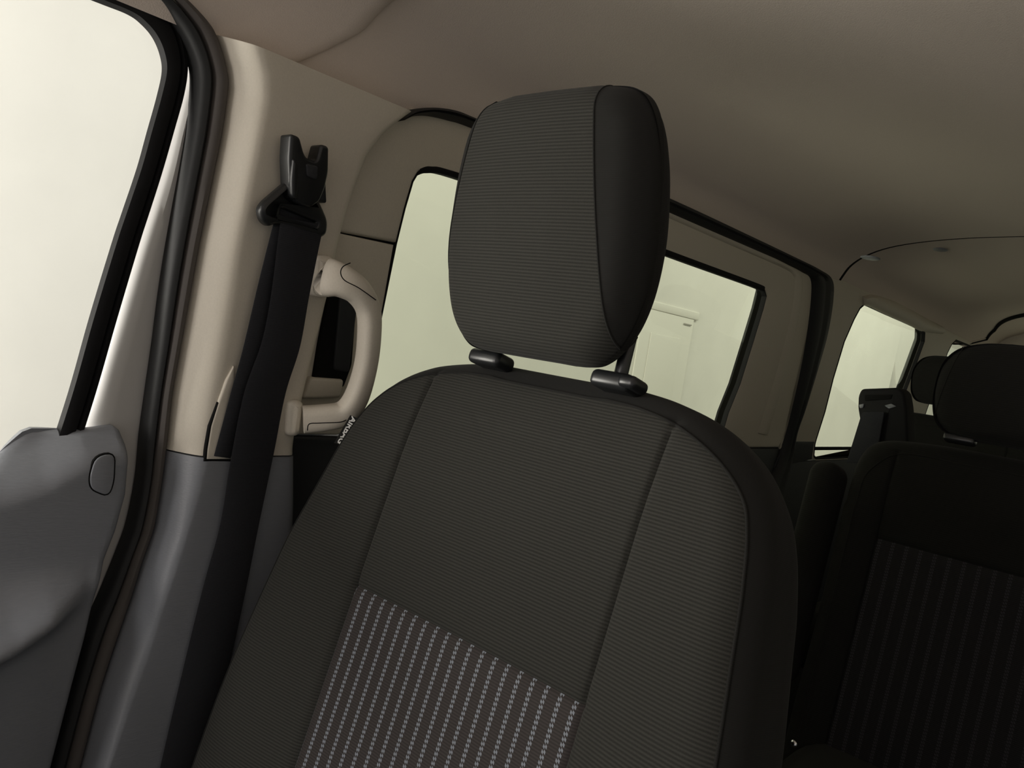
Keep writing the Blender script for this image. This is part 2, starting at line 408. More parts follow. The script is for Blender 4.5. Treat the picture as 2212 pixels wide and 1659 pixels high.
pillar('upper_trim', -.2095, .299, M['beige'], bp)
pillar('lower_trim', -.95, -.2115, M['grey'], bp, dx=.002)
# belt slot at the join: pocket shade painted as a black plate, beige lip over
sl = yz([(468,868),(500,868),(499,997),(439,996),(450,920)], PO)
panel('slot_shade_plate', sl, M['line'], off=PO+.0025, th=.006, b=.001, parent=bp, steps=1)
sl2 = yz([(468,872),(486,820),(503,790),(506,835),(500,992),(443,992),(453,920)], PO)
panel('slot_lip', sl2, M['beige'], off=PO+.0035, th=.004, b=.003, parent=bp, steps=3)

# ------------------------------------------------------------------ seat belt of the front seat
sb = empty('seat_belt', (0,0,0)); setp(sb, 'black front seat belt hanging from the D-ring on the beige door pillar', 'seat belt')
O1 = PO+.016
def strap(name, A, B, m, off, parent, n=8):
    A3 = [onW(*p, o) for p, o in zip(A, off)]; B3 = [onW(*p, o) for p, o in zip(B, off)]
    A3 = crom([tuple(p) for p in A3], n); B3 = crom([tuple(p) for p in B3], n)
    return ribbon3(name, list(zip(A3, B3)), m, .0011, parent)
# back run, from the ring down into the slot
strap('webbing_to_slot', [(604,440),(586,500),(556,620),(524,756),(498,850),(462,985)], [(694,478),(634,505),(610,620),(580,756),(545,850),(498,990)], M['webbing'],
      [PO+.017,PO+.015,PO+.014,PO+.012,PO+.009,PO+.004], sb)
fo = [O1+.008,O1+.008,O1+.007,O1+.004,O1+.0,O1-.002,O1-.004,O1-.006,O1-.007,O1-.007]
strap('shoulder_webbing', [(607,470),(600,520),(585,640),(565,740),(527,850),(498,995),(475,1135),(437,1275),(380,1510),(325,1750)],
      [(700,485),(690,530),(668,640),(648,750),(617,850),(592,977),(558,1140),(528,1290),(480,1510),(430,1750)], M['webbing'], fo, sb)
# height adjuster slider (forked) and ring
base = rounded(yz([(640,352),(700,360),(704,440),(632,420),(622,392),(620,352),(630,335)], PO+.01), .004, 3)
a0 = panel('adjuster_base', base, M['dark'], off=PO+.014, th=.012, b=.004, parent=sb)
adj = rounded(yz([(634,287),(655,295),(664,330),(670,341),(690,348),(700,310),(718,316),(717,372),(710,405),(698,434),(678,449),(654,440),(636,424),(633,395),(631,340)], PO+.04), .0045, 4)
a1 = panel('adjuster', adj, M['black'], off=PO+.034, th=.022, b=.004, parent=sb, steps=4)
rim = rounded(yz([(645,340),(654,350),(657,400),(652,432),(642,425),(641,385)], PO+.048), .005, 3)
panel('side_rib', rim, M['black'], off=PO+.0375, th=.008, b=.003, parent=a1)
pb = rounded(yz([(670,352),(697,358),(695,388),(672,382)], PO+.045), .004, 3)
panel('release_button', pb, M['dark'], off=PO+.0365, th=.006, b=.002, parent=a1)
ring_o = rounded(yz([(632,388),(694,428),(716,478),(712,508),(694,516),(668,494),(600,484),(588,490),(572,478),(566,452),(576,436)], PO+.03), .010, 4)
ring_h = rounded(yz([(614,449),(690,480),(684,492),(610,468)], PO+.03), .003, 2)
panel('belt_ring', ring_o, M['black'], off=PO+.026, th=.012, b=.006, parent=sb, holes=[ring_h], steps=4)

# ------------------------------------------------------------------ grab handle behind the pillar
gh = empty('grab_handle'); setp(gh, 'beige grab handle on the rear edge of the door pillar', 'handle')
HO = PO+.022
hp = [(697,601),(712,600),(742,609),(775,632),(796,672),(797,735),(788,800),(768,862),(742,893),(700,902),(655,906)]
ho = [-.014,.009,.022,.03,.034,.036,.034,.03,.022,.012,0]
P = [onW(*p, HO+o) for p, o in zip(hp, ho)]
rad = [(.015,.026),(.015,.0255),(.0155,.0215),(.0155,.018),(.0155,.0155),(.015,.015),(.015,.015),(.0155,.0165),(.0155,.0175),(.015,.0185),(.015,.019)]
tube('grip', P, rad, M['beige'], gh, nseg=28, power=.72, n=8)
def boss(pts, off, th, b, name='mount'):
    return panel(name, rounded(yz(pts, off), .012, 5), M['beige'], off=off, th=th, b=b, parent=gh, steps=5)
boss([(684,550),(730,553),(722,590),(712,645),(684,640)], PO+.026, .038, .012)
boss([(632,868),(664,866),(652,945),(628,945)], PO+.018, .03, .012)
# seams of the screw caps
def hair(name, pts, off, w, m, parent):
    P = crom([tuple(onW(*p, off)) for p in pts], 6)
    return tube(name, [Vector(p) for p in P], [(w, w)]*len(P), m, parent, nseg=6, n=1)
hair('cap_seam', [(757,568),(741,576),(736,590),(745,606),(775,622),(812,648)], HO+.048, .0007, M['line'], gh)
hair('cap_seam', [(664,930),(668,916),(690,914),(735,912),(750,905)], HO+.036, .0007, M['line'], gh)

# ------------------------------------------------------------------ sliding door (structure)
d2 = empty('door_2'); setp(d2, 'sliding side door with beige trim around its large tinted window', 'door', kind='structure')
hole = [(776,930),(780,905),(800,808),(830,660),(857,527),(876,450),(893,392),(905,372),(925,366),(985,378),(1200,455),(1450,550),(1636,618),(1653,626),(1657,640),(1650,668),(1625,750),(1600,830),(1575,892),('w',2.045,-.165),('w',2.02,-.195),('w',1.98,-.205),('w',.82,-.205),('w',.785,-.195)]
outer_up = [(752,505),(745,470),(765,430),(795,365),(832,305),(866,262),(900,240),(950,243),(1030,268),(1240,350),(1450,440),(1730,568),(1765,590),(1770,640),(1757,740),(1730,840),(1705,930),('w',2.45,-.2105),('w',1.4,-.2105),('w',.80,-.2105)]
hyz = yz(hole); oyz = yz(outer_up)
# upper ring in one piece, with the front lower post as a piece of its own below the seam
seamL, seamR = yz([(740,502),(857,528)])
lowpost = yz([(690,560),(705,497),(853,529),(830,660),(800,808),(780,905),(776,930)]) + [(.745,-.189),(.64,-.189)]
upper = yz([(705,495)]) + yz([(715,470),(735,425),(765,360),(808,295),(850,250),(892,232),(950,243),(1030,268),(1240,350),(1450,440),(1730,568),(1765,590),(1772,640),(1757,740),(1730,840),(1705,930)]) + [(2.46,-.2105),(1.6,-.2105),(.79,-.2105)]
# trace: outer edge, along the bottom, then back round the window hole, ending at the seam
hin = hyz[::-1]
inner = [p for p in yz([(1575,892),(1600,830),(1625,750),(1650,668),(1657,640),(1653,626),(1636,618),(1450,550),(1200,455),(985,378),(925,366),(905,372),(893,392),(876,450),(858,524)])]
arch = upper[:-2] + [(2.2,-.2105),(1.95,-.2105),(1.0,-.2105),(.79,-.2105),(.79,-.199),(1.0,-.203),(1.98,-.203),(2.02,-.195),(2.045,-.165)] + inner
def reveal(y, z): return 0
panel('upper_trim', arch, M['beige'], off=0, th=.009, b=.006, parent=d2, steps=3, cuts_z=[.0,.1,.2,.3])
panel('post_trim', lowpost, M['beige'], off=-.001, th=.009, b=.004, parent=d2, steps=3)
# raised inner frame band along top and rear, as moulded
band('moulded_edge', [(1030,283),(1240,364),(1450,455),(1600,520),(1700,570),(1728,590),(1735,612),(1728,680),(1700,800),(1660,940)],
     [(1030,296),(1240,382),(1450,474),(1600,540),(1688,578),(1712,594),(1716,618),(1708,680),(1678,800),(1636,935)],
     [(0,-.002),(.2,.004),(.6,.005),(1,-.002)], M['beige'], parent=d2, off=.001, back=.004)
low = [(.66,-.191),(.772,-.191),(.775,-.2125),(2.47,-.2125),(2.44,-.30),(2.40,-.9),(.62,-.9),(.62,-.4)]
panel('lower_trim', low, M['dark'], off=0, th=.045, b=.006, parent=d2, steps=3)
panel('seam_backing', yz([(700,480),(857,513),(851,548),(700,515)]), M['line'], off=-.0105, th=.004, b=.001, parent=d2, steps=1)
hs = hyz if area2(hyz) > 0 else hyz[::-1]
def sm(P, n=1): return P
panel('window_seal', inset(hs, -.001), M['rail'], holes=[inset(hs, .0018)], off=-.0008, th=.014, b=.0012, parent=d2, steps=2)
band('top_seal', [(908,364),(930,359),(985,371),(1200,447),(1450,542),(1630,609),(1652,619)], [(900,380),(925,374),(985,385),(1200,461),(1450,556),(1628,620),(1649,630)], [(0,0),(.2,.002),(.8,.002),(1,0)], M['rail'], parent=d2, off=-.0005, back=.012)
panel('glass_pane', inset(hs, -.010), M['glass2'], off=-.0150, th=.004, b=.0005, parent=d2, steps=1)
# dark seal gap put in as a black panel, seen through the grab handle
lr = rounded(yz([(712,632),(772,640),(760,790),(742,838),(676,828),(690,740)], .006), .006, 3)
panel('seal_gap_panel', lr, M['line'], off=.006, th=.006, b=.001, parent=d2, steps=1)
panel('seal_gap_cover', rounded(yz([(735,640),(775,645),(755,805),(722,800)], .010), .006, 3), M['dark'], off=.010, th=.008, b=.003, parent=d2, steps=3)
lg = rounded(yz([(672,815),(745,820),(738,860),(655,862)], .012), .006, 3)
panel('recess_ledge', lg, M['beige'], off=.012, th=.012, b=.005, parent=d2, steps=3)

# doorway weatherstrip, arching over the sliding door and down behind it
sA = [(862,262),(880,254),(905,250),(930,251),(970,260),(1030,280),(1240,368),(1448,461),(1600,527),(1700,570),(1735,588),(1753,602),(1755,640),(1746,720),(1732,800),(1714,880),(1700,935),(1686,985),(1660,1050),(1640,1110)]
sB = [(868,248),(884,238),(905,234),(932,233),(975,240),(1032,263),(1242,345),(1447,432),(1600,503),(1705,553),(1760,580),(1790,603),(1793,645),(1781,720),(1758,800),(1733,880),(1714,935),(1706,985),(1690,1050),(1670,1110)]
s2 = band('trim_3', sA, sB, [(0,0),(.08,.012),(.35,.018),(.5,.014),(.62,.02),(.9,.016),(1,0)], M['rubber'], off=.004, back=.05)
setp(s2, 'black rubber weatherstrip arching over the sliding door', 'weatherstrip', kind='structure')

# ------------------------------------------------------------------ rear quarter: side wall with two windows
h3 = yz([(1763,950),(1782,890),(1800,818),(1824,738),(1845,690),(1858,666),(1870,655),(1915,676),(1960,696),(1990,710),(1998,720),(1997,738),(1978,790),(1955,850),(1930,915)])
h3 = h3 + [(3.50,-.19),(3.46,-.245),(3.40,-.250),(2.80,-.250),(2.775,-.24)]
h4 = yz([(2047,762),(2056,744),(2065,735),(2108,752)]) + [(4.62,.25),(4.60,-.17),(4.55,-.20),(4.05,-.20),(4.02,-.17)]
wl = empty('wall_left'); setp(wl, 'beige rear side wall trim of the van around the rear windows', 'wall', kind='structure')
ext = [(2.28,.345),(2.40,.350),(3.6,.345),(4.9,.33),(4.9,-.255),(2.5,-.255),(2.47,-.2),(2.37,.2)]
panel('upper_panel', ext, M['beige'], holes=[h3, h4], off=0, th=.009, b=.006, parent=wl, cuts_z=[0,.1,.2,.3], steps=3)
panel('lower_panel', [(2.47,-.257),(4.9,-.257),(4.9,-.95),(2.42,-.95)], M['dark'], off=0, th=.05, b=.004, parent=wl)
# belt line part of the pillar is dark plastic
panel('belt_cover', rounded(yz([(1697,954),(1759,954),(1753,992),(1672,1010)], .002)+[], .002, 2), M['dark'], off=.004, th=.008, b=.002, parent=wl)
fh = yz([(0,-95),(215,-12),(290,15),(335,50),(368,100),(374,152),(360,206),(320,364),(270,525),(180,850),(120,1060)], -.03)+[(.25,-.36),(-.72,-.36),(-.72,.05)]
ccw = lambda P: P if area2(P) > 0 else P[::-1]
panel('body_shell', [(-.9,-.95),(4.9,-.95),(4.9,.42),(-.9,.42)], M['rail'], holes=[inset(ccw(fh),-.0), inset(ccw(hyz),-.03), inset(ccw(h3),-.03), inset(ccw(h4),-.03)], off=-.045, th=.006, b=.001, parent=wl, steps=1)
w3 = empty('window_1'); setp(w3, 'tinted rear side window behind the sliding door', 'window', kind='structure')
h3o = h3 if area2(h3) > 0 else h3[::-1]; h4o = h4 if area2(h4) > 0 else h4[::-1]
panel('window_seal', inset(h3o, -.0035), M['rail'], holes=[inset(h3o, .004)], off=.0008, th=.014, b=.0012, parent=w3, steps=2)
panel('glass_pane', inset(h3o, -.008), M['glass2'], off=-.015, th=.004, b=.0005, parent=w3, steps=1)
panel('cross_bar', [(2.75,-.210),(3.6,-.210),(3.6,-.222),(2.75,-.222)], M['rail'], off=-.008, th=.005, b=.001, parent=w3, steps=2)
band('window_lip', [(1866,640),(1890,637),(1930,648),(1970,668),(2005,688),(2035,704)], [(1866,660),(1880,662),(1917,680),(1960,699),(1994,716),(2036,722)], [(0,-.004),(.25,.010),(.6,.012),(.92,.004),(1,-.006)], M['beige'], parent=wl, off=.004, back=.006)
w4 = empty('window_2'); setp(w4, 'rearmost tinted side window, half hidden by the rear headrests', 'window', kind='structure')
panel('glass_pane', inset(h4o, -.008), M['glass2'], off=-.015, th=.004, b=.0005, parent=w4, steps=1)
panel('window_seal', inset(h4o, -.0035), M['rail'], holes=[inset(h4o, .004)], off=.0008, th=.014, b=.0012, parent=w4, steps=2)

# ------------------------------------------------------------------ headliner
XC = -.15                                             # centre line of the van
prof = [(-.938,.303),(-.926,.322),(-.913,.352),(-.892,.388),(-.852,.420),(-.790,.447),(-.700,.467),(-.58,.482),(-.45,.490),(-.3,.497),(-.15,.50)]
prof = crom(prof, 4)
prof = prof + [(2*XC-x, z) for x, z in prof[::-1][1:]]
def headliner(name, yf0, yf1, ny, dz, m, edge, parent=None, th=.02, zadd=lambda x, y: 0):
    """yf0/yf1(x) front and rear limits; dz lowers it; edge = (front round, rear round)"""
    bm = bmesh.new(); rows = []
    for i in range(ny+1):
        t = (1-math.cos(PI*i/ny))/2
        row = []
        for x, z in prof:
            y0, y1 = yf0(x, z), yf1(x, z); y = y0+(y1-y0)*t
            # inward offset (towards the cabin) rounded at the ends
            e = 1.0
            for lim, r in ((y-y0, edge[0]), (y1-y, edge[1])):
                if r and lim < r: e *= math.sqrt(max(0, 1-(1-lim/r)**2))
            k = (x-XC)/.78; nx, nz = -k**5*.9, -1
            l = math.hypot(nx, nz); d = dz*e
            row.append((x+nx/l*d, y, z+nz/l*d+zadd(x, y)))
        rows.append([bm.verts.new(p) for p in row])
    K = len(prof)
    for r0, r1 in zip(rows, rows[1:]):
        for i in range(K-1): bm.faces.new((r0[i], r0[i+1], r1[i+1], r1[i]))
    # outer skin
    back = [[bm.verts.new((v.co.x*1.02, v.co.y, v.co.z+th+dz)) for v in r] for r in rows]
    for r0, r1 in zip(back, back[1:]):
        for i in range(K-1): bm.faces.new((r0[i], r1[i], r1[i+1], r0[i+1]))
    for a, b in ((rows[0], back[0]), (rows[-1], back[-1])):
        for i in range(K-1): bm.faces.new((a[i], a[i+1], b[i+1], b[i]))
    for i in range(len(rows)-1):
        for k in (0, K-1): bm.faces.new((rows[i][k], rows[i+1][k], back[i+1][k], back[i][k]))
    return finish(bm, name, m, parent, 70)
ce = empty('ceiling'); setp(ce, 'beige cloth headliner of the van roof', 'ceiling', kind='structure')
def seam1(x, z): return interp(z, [(.285,.535),(.31,.549),(.34,.585),(.375,.622),(.42,.635),(.5,.64)])
headliner('main_headliner', lambda x,z: seam1(x,z)-.012, lambda x,z: 2.495, 80, 0, M['roof'], (0,0), ce)
headliner('front_headliner', lambda x,z: -.9, seam1, 150, .012, M['roof'], (0,.03), ce)
seam2 = lambda x, z: interp(z, [(.303,4.1),(.33,4.35),(.38,4.6),(.42,4.5),(.467,4.19),(.5,4.0)])
headliner('rear_headliner', lambda x,z: 2.509, seam2, 60, .0, M['roof'], (0,0), ce, zadd=lambda x,y: .004)
headliner('seam_backing', lambda x,z: 2.488, lambda x,z: 2.515, 4, .0, M['line'], (0,0), ce, zadd=lambda x,y: .002, th=.004)
headliner('seam_backing', lambda x,z: seam2(x,z)+.002, lambda x,z: seam2(x,z)+.022, 4, .0, M['line'], (0,0), ce, zadd=lambda x,y: -.010, th=.02)
headliner('tailgate_headliner', lambda x,z: seam2(x,z)+.016, lambda x,z: 4.95, 30, .0, M['roof'], (0,0), ce)
for px, py in ((1880,558),(2030,540)):
    q = onZ(px, py, .455); x = q.x
    zz = min(prof, key=lambda p: abs(p[0]-x))[1]; q = onZ(px, py, zz)
    bm = bmesh.new(); bmesh.ops.create_uvsphere(bm, u_segments=20, v_segments=10, radius=1)
    for v in bm.verts: v.co = Vector((q.x+v.co.x*.022, q.y+v.co.y*.03, zz+.001+v.co.z*.004))
    o = finish(bm, 'roof_plug', M['grey'], ce)

# ------------------------------------------------------------------ rest of the shell (outside the frame): far side, rear, floor
wr = empty('wall_right'); setp(wr, 'opposite side wall of the van with its side windows', 'wall', kind='structure')
def mir(z): return 2*XC-Wx(z)
def rpanel(name, lo, hi, m, par):
    bm = bmesh.new(); n = 8; rows = []
    for i in range(n+1):
        z = lo[1]+(hi[1]-lo[1])*i/n
        rows.append([bm.verts.new(p) for p in ((mir(z),lo[0],z),(mir(z),hi[0],z),(mir(z)+.04,hi[0],z),(mir(z)+.04,lo[0],z))])
    for r0, r1 in zip(rows, rows[1:]):
        for i in range(4): bm.faces.new((r0[i], r0[(i+1)%4], r1[(i+1)%4], r1[i]))
    bm.faces.new(rows[0]); bm.faces.new(rows[-1]); return finish(bm, name, m, par, 50)
rpanel('lower_panel', (-.9,-.95), (4.9,-.25), M['grey'], wr)
rpanel('top_rail', (-.9,.24), (4.9,.33), M['beige'], wr)
for a, b in ((.45,.78),(2.04,2.79),(3.6,4.1),(4.6,4.9)): rpanel('pillar', (a,-.25), (b,.24), M['beige'], wr)
for a, b in ((.78,2.04),(2.79,3.6),(4.1,4.6)): rpanel('glass_pane', (a,-.25), (b,.24), M['glass2'], wr)
wb = empty('wall_rear'); setp(wb, 'rear door wall of the van behind the seats', 'wall', kind='structure')
for lo, hi, nm, mm in (((-1.05,4.9,-.95),(.75,4.95,-.2),'lower_panel','dark'), ((-1.05,4.9,.28),(.75,4.95,.50),'header','beige'), ((-1.05,4.9,-.2),(-.8,4.95,.28),'pillar','beige'), ((.5,4.9,-.2),(.75,4.95,.28),'pillar','beige'), ((-.8,4.92,-.2),(.5,4.925,.28),'glass_pane','glass2')):
    boxo(nm, lo, hi, M[mm], 0, wb)
o = boxo('floor', (-1.05,-.9,-1.0), (.75,4.95,-.95), M['carpet']); setp(o, 'black carpeted van floor', 'floor', kind='structure')

# ------------------------------------------------------------------ seats
def ringd(k, n1, n2, D, sc=1):
    """distance from the edge of ring k for a spoke of length D"""
    dm = min(.10*sc, .93*D)
    if k < n1: return D-(D-dm)*k/n1
    return dm*(1-(k-n1)/n2)**1.7
def ringmesh(outline, spine, front, back, R, Rb, n1, n2, nb, sc=lambda o: 1):
    """inflated cushion in local coords: x lateral, -y forward, z up; outline = closed [(x,z)]"""
    bm = bmesh.new(); N = len(outline); lay = bm.faces.layers.int.new('ring')
    def pos(i, d):
        o = Vector(outline[i]); sp = Vector(spine(*o)); D = (o-sp).length
        p = o.lerp(sp, d/D if D > 1e-9 else 0); return p.x, p.y
    def rnd(d, R, D): R = min(R, D); return 0 if d >= R else R*(1-math.sqrt(max(0, 1-(1-d/R)**2)))
    Ds = [(Vector(o)-Vector(spine(*o))).length for o in outline]
    rows = []
    for k in range(n1+n2+1):
        row = []
        for i in range(N):
            d = ringd(k, n1, n2, Ds[i], sc(outline[i])); x, z = pos(i, d)
            row.append(Vector((x, -(front(x, z)-rnd(d, R, Ds[i])), z)))
        rows.append(row)
    br = []
    for k in range(nb, -1, -1):
        row = []
        for i in range(N):
            d = Ds[i]*(1-k/nb)**1.6; x, z = pos(i, d)
            row.append(Vector((x, back(x, z)-rnd(d, Rb, Ds[i]), z)))
        br.append(row)
    fe = rows[-1]
    for q in range(1, 4): rows.append([fe[i].lerp(br[0][i], q/4) for i in range(N)])
    rows += br
    vr = [[bm.verts.new(p) for p in r] for r in rows]
    for k, (r0, r1) in enumerate(zip(vr, vr[1:])):
        for i in range(N):
            j = (i+1) % N; f = bm.faces.new((r0[i], r0[j], r1[j], r1[i])); f[lay] = k
    if min(Ds) > 0 and (Vector(spine(*outline[0]))-Vector(spine(*outline[N//2]))).length > .01:
        f = bm.faces.new(vr[0]); f[lay] = 0; bm.faces.new(vr[-1])[lay] = 999
    else:
        bmesh.ops.remove_doubles(bm, verts=bm.verts, dist=1e-5)
        bmesh.ops.dissolve_degenerate(bm, edges=bm.edges, dist=1e-6)
    return bm, lay, rnd
def ringline(out, spine, front, R, rnd, k, n1, n2, zmin=-9, sc=lambda o: 1):
    P = []
    for o in out:
        sp = Vector(spine(*o)); ov = Vector(o); D = (ov-sp).length; d = ringd(k, n1, n2, D, sc(o))
        p = ov.lerp(sp, d/D)
        if p.y > zmin: P.append(Vector((p.x, -(front(p.x, p.y)-rnd(d, R, D)), p.y)))
    return P
def split(bm, lay, keep, name, m, parent, sharp=60):
    b2 = bm.copy(); l2 = b2.faces.layers.int['ring']
    dead = [f for f in b2.faces if not keep(f.calc_center_median(), f[l2])]
    bmesh.ops.delete(b2, geom=dead, context='FACES')
    bmesh.ops.remove_doubles(b2, verts=b2.verts, dist=6e-5); bmesh.ops.recalc_face_normals(b2, faces=b2.faces)
    for f in b2.faces: f.smooth = True
    for e in b2.edges:
        if len(e.link_faces) == 2 and e.calc_face_angle(0) > math.radians(sharp): e.smooth = False
    me = bpy.data.meshes.new(name); b2.to_mesh(me); b2.free(); return link(name, me, m, parent)
def half_outline(T, top, n=7):
    """T: [(halfwidth, z)] from bottom to top (right side) -> closed outline"""
    P = crom(T, n); P = [(x, z) for x, z in P]
    left = [(-x, z) for x, z in P[::-1]]
    bx = P[0][0]; bz = P[0][1]; nb = 24
    bottom = [(-bx+2*bx*k/nb, bz) for k in range(1, nb)]
    tx = P[-1][0]; tz = P[-1][1]; nt_ = 16
    topl = [(tx-2*tx*k/nt_, tz) for k in range(1, nt_)]
    return P+topl+left+bottom
def backrest(root, T, zlo, zhi, aw, zin, mats, seam_d=.019, bol=.028, thick=.13, R=.045, stripe=True, zbol=.16):
    fabm, plain, strp = mats
    out = half_outline(T, 0)
    spine = lambda x, z: (0, min(zhi, max(zlo, z)))
    def front(x, z):
        ax = abs(x); f = 0.0
        w = interp(z, [(p[1], p[0]) for p in T])
        t = (ax-aw)/max(.03, (w-aw)); fade = interp(z, [(-.1,1),(.05,.85),(zbol,.45),(zbol+.1,.12),(zbol+.2,0)])
        if t > 0: f += bol*fade*math.sin(min(1, t/.75)*PI/2)**1.0
        else: f += -.006*(1-(ax/aw)**2)*(1 if z < zbol+.1 else .5)
        f -= .03*max(0, (z-(zbol+.02))/.2)**2
        for c in (aw,):                        # stitched seam grooves
            f -= .0045*math.exp(-((ax-c)/.0032)**2)*(1 if z < T[-1][1]-.03 else 0)
        if ax < aw: f -= .0035*math.exp(-((z-zin)/.0028)**2)
        return f
    ztop = T[-1][1]
    def sc(o): t = min(1, max(0, (o[1]-(ztop-.10))/.08)); return 1+.75*t*t*(3-2*t)
    bk = lambda x, z: thick-.03*max(0, (z-zbol)/.25)
    bm, lay, rnd = ringmesh(out, spine, front, bk, R, .04, 16, 26, 12, sc)
    kseam = next(k for k in range(16, 43) if ringd(k, 16, 26, .19) < seam_d)
    # extra loops on the seams so that the grooves and part borders are crisp
    for c in (aw, aw-.0035, aw+.0035, aw-.007, aw+.007):
        for s in (-1, 1):
            bmesh.ops.bisect_plane(bm, geom=bm.verts[:]+bm.edges[:]+bm.faces[:], plane_co=(s*c,0,0), plane_no=(1,0,0))
    for c in (zin, zin-.003, zin+.003):
        bmesh.ops.bisect_plane(bm, geom=bm.verts[:]+bm.edges[:]+bm.faces[:], plane_co=(0,0,c), plane_no=(0,0,1))
    # re-evaluate front height on the seam loops
    for v in bm.verts:
        if v.co.y < 0.02 and (abs(abs(v.co.x)-aw) < .0085 or (abs(v.co.x) < aw and abs(v.co.z-zin) < .0045)):
            inner = abs(v.co.x) < .8*interp(v.co.z, [(p[1], p[0]) for p in T]) and v.co.z < T[-1][1]-R
            if inner: v.co.y = -front(v.co.x, v.co.z)
    # ring index where the welt seam between front and side cloth runs
    bmesh.ops.recalc_face_normals(bm, faces=bm.faces)
    fr = lambda c, k: k < kseam
    split(bm, lay, lambda c, k: fr(c,k) and abs(c.x) < aw and c.z < zin, 'striped_insert' if stripe else 'lower_insert', strp, root)
    split(bm, lay, lambda c, k: fr(c,k) and abs(c.x) < aw and c.z >= zin, 'centre_panel', fabm, root)
    for s in (-1, 1): split(bm, lay, lambda c, k, s=s: fr(c,k) and abs(c.x) >= aw and c.x*s > 0, 'side_bolster', fabm, root)
    split(bm, lay, lambda c, k: not fr(c,k), 'side_cloth', plain, root)
    # welt: thin piping along the seam ring
    P = ringline(out, spine, front, R, rnd, kseam, 16, 26, zlo+.02, sc)
    bm.free()
    tube('welt', P, [(.0016,.0016)]*len(P), plain, root, nseg=8, n=1, ref=(0,1,0))
def headrest(root, w, h, thick, loc, rot, mats, T, posts=.093, RF=.034, gus=((.150,.20),(.122,.19)), crest=.014):
    fabm, plain = mats
    hd = bpy.data.objects.new('headrest', None)
    out = half_outline(T, 0, 8)
    zc = (T[0][1]+T[-1][1])/2
    spine = lambda x, z: (x*.25, min(T[-1][1]-w*.85, max(T[0][1]+w*.85, z)))
    front = lambda x, z: crest*(1-(x/w)**2)*1.0-.010*((z-zc)/(h/2))**2
    bk = lambda x, z: thick-.015*(x/w)**2-.02*((z-zc)/(h/2))**2
    bm, lay, rnd = ringmesh(out, spine, front, bk, RF, .05, 8, 26, 14)
    bmesh.ops.recalc_face_normals(bm, faces=bm.faces)
    cc_ = lambda sg, z: gus[(sg+1)//2][0]-gus[(sg+1)//2][1]*z
    for sg in (-1, 1):
        c0, sl_ = gus[(sg+1)//2]
        bmesh.ops.bisect_plane(bm, geom=bm.verts[:]+bm.edges[:]+bm.faces[:], plane_co=(sg*c0,0,0), plane_no=(1,0,sg*sl_))
    f = split(bm, lay, lambda c, k: -cc_(-1, c.z) < c.x < cc_(1, c.z), 'headrest', fabm, root, 70); f.location = loc; f.rotation_euler = rot
    for sg in (-1, 1): split(bm, lay, lambda c, k, sg=sg: sg*c.x >= cc_(sg, c.z), 'headrest_side', plain, f, 70)
    for sg in (-1, 1):
        vs = [v.co.copy() for v in bm.verts if abs(v.co.x-sg*cc_(sg, v.co.z)) < 1e-4 and v.co.y < thick*.6]
        vs.sort(key=lambda p: math.atan2(p.z-zc, -(p.y-thick*.6)))
        if len(vs) < 8: continue
        P = [vs[0]]
        for p in vs[1:]:
            if (p-P[-1]).length > .004: P.append(p)
        tube('welt', P, [(.0012,.0012)]*len(P), plain, f, nseg=6, n=1, ref=(1,0,0))
    bm.free()
    return f
def rbox(name, lo, hi, bev, m, parent, seg=4):
    bm = bmesh.new(); box(bm, lo, hi, bev, seg); return finish(bm, name, m, parent, 80)

# ---- front seat
RHO = math.radians(14); SX = -.563
fs = empty('car_seat', (SX, .60, -.352), (-RHO, 0, 0))
setp(fs, 'charcoal cloth front seat with striped backrest insert and tall headrest', 'seat')
Tf = [(.350,-.36),(.352,-.2),(.346,-.1),(.332,.03),(.318,.12),(.308,.18),(.297,.225),(.280,.262),(.250,.296),(.205,.322),(.150,.337),(.10,.343)]
backrest(fs, Tf, -.33, .17, .175, .028, (M['fab'], M['fab2'], M['strp']))
inv = Matrix.Rotation(-RHO, 4, 'X').inverted()
def toseat(p, base=(SX, .60, -.352)): return inv @ (Vector(p)-Vector(base))
Th = [(.065,-.008),(.097,-.003),(.123,.022),(.138,.065),(.143,.12),(.141,.17),(.136,.215),(.125,.256),(.103,.279),(.06,.287)]
hl = toseat((SX-.013, .650, -.012))
hr = headrest(fs, .13, .28, .105, hl, (RHO+math.radians(4), 0, 0), (M['fab'], M['fab2']), Th)
for s in (-1, 1):
    c = toseat((SX+s*.093, .700, -.030))
    tube('headrest_post', [c+Vector((0,.004,.004)), c+Vector((0,.002,.015)), c+Vector((0,-.002,.055))], [(.008,.007)]*3, M['black'], fs, nseg=14, ref=(1,0,0))
    col = rbox('post_collar', (c.x-.026, c.y-.018, c.z-.008), (c.x+.026, c.y+.018, c.z+.011), .0075, M['black'], fs)
    if s > 0: rbox('release_button', (c.x+.012, c.y-.021, c.z-.005), (c.x+.034, c.y+.012, c.z+.009), .006, M['black'], fs)
# seat base and cushion, below the picture
def under(root, base, w, y0, y1, ztop, m1, m2):
    i3 = inv if root is fs else Matrix.Rotation(-RHO2, 4, 'X').inverted()
    rot = i3.to_euler()
    c = rbox('cushion', (-w, y0, ztop-.15), (w, y1, ztop), .05, m1, root, 5); c.matrix_basis = i3 @ Matrix.Translation(Vector((0,0,0))-Vector((0,base[1],base[2])))
    b = rbox('seat_base', (-w+.06, y0+.08, -.95), (w-.06, y1, ztop-.14), .02, m2, root); b.matrix_basis = c.matrix_basis.copy()
under(fs, (SX,.60,-.352), .27, .02, .66, -.66, M['fab'], M['dark'])
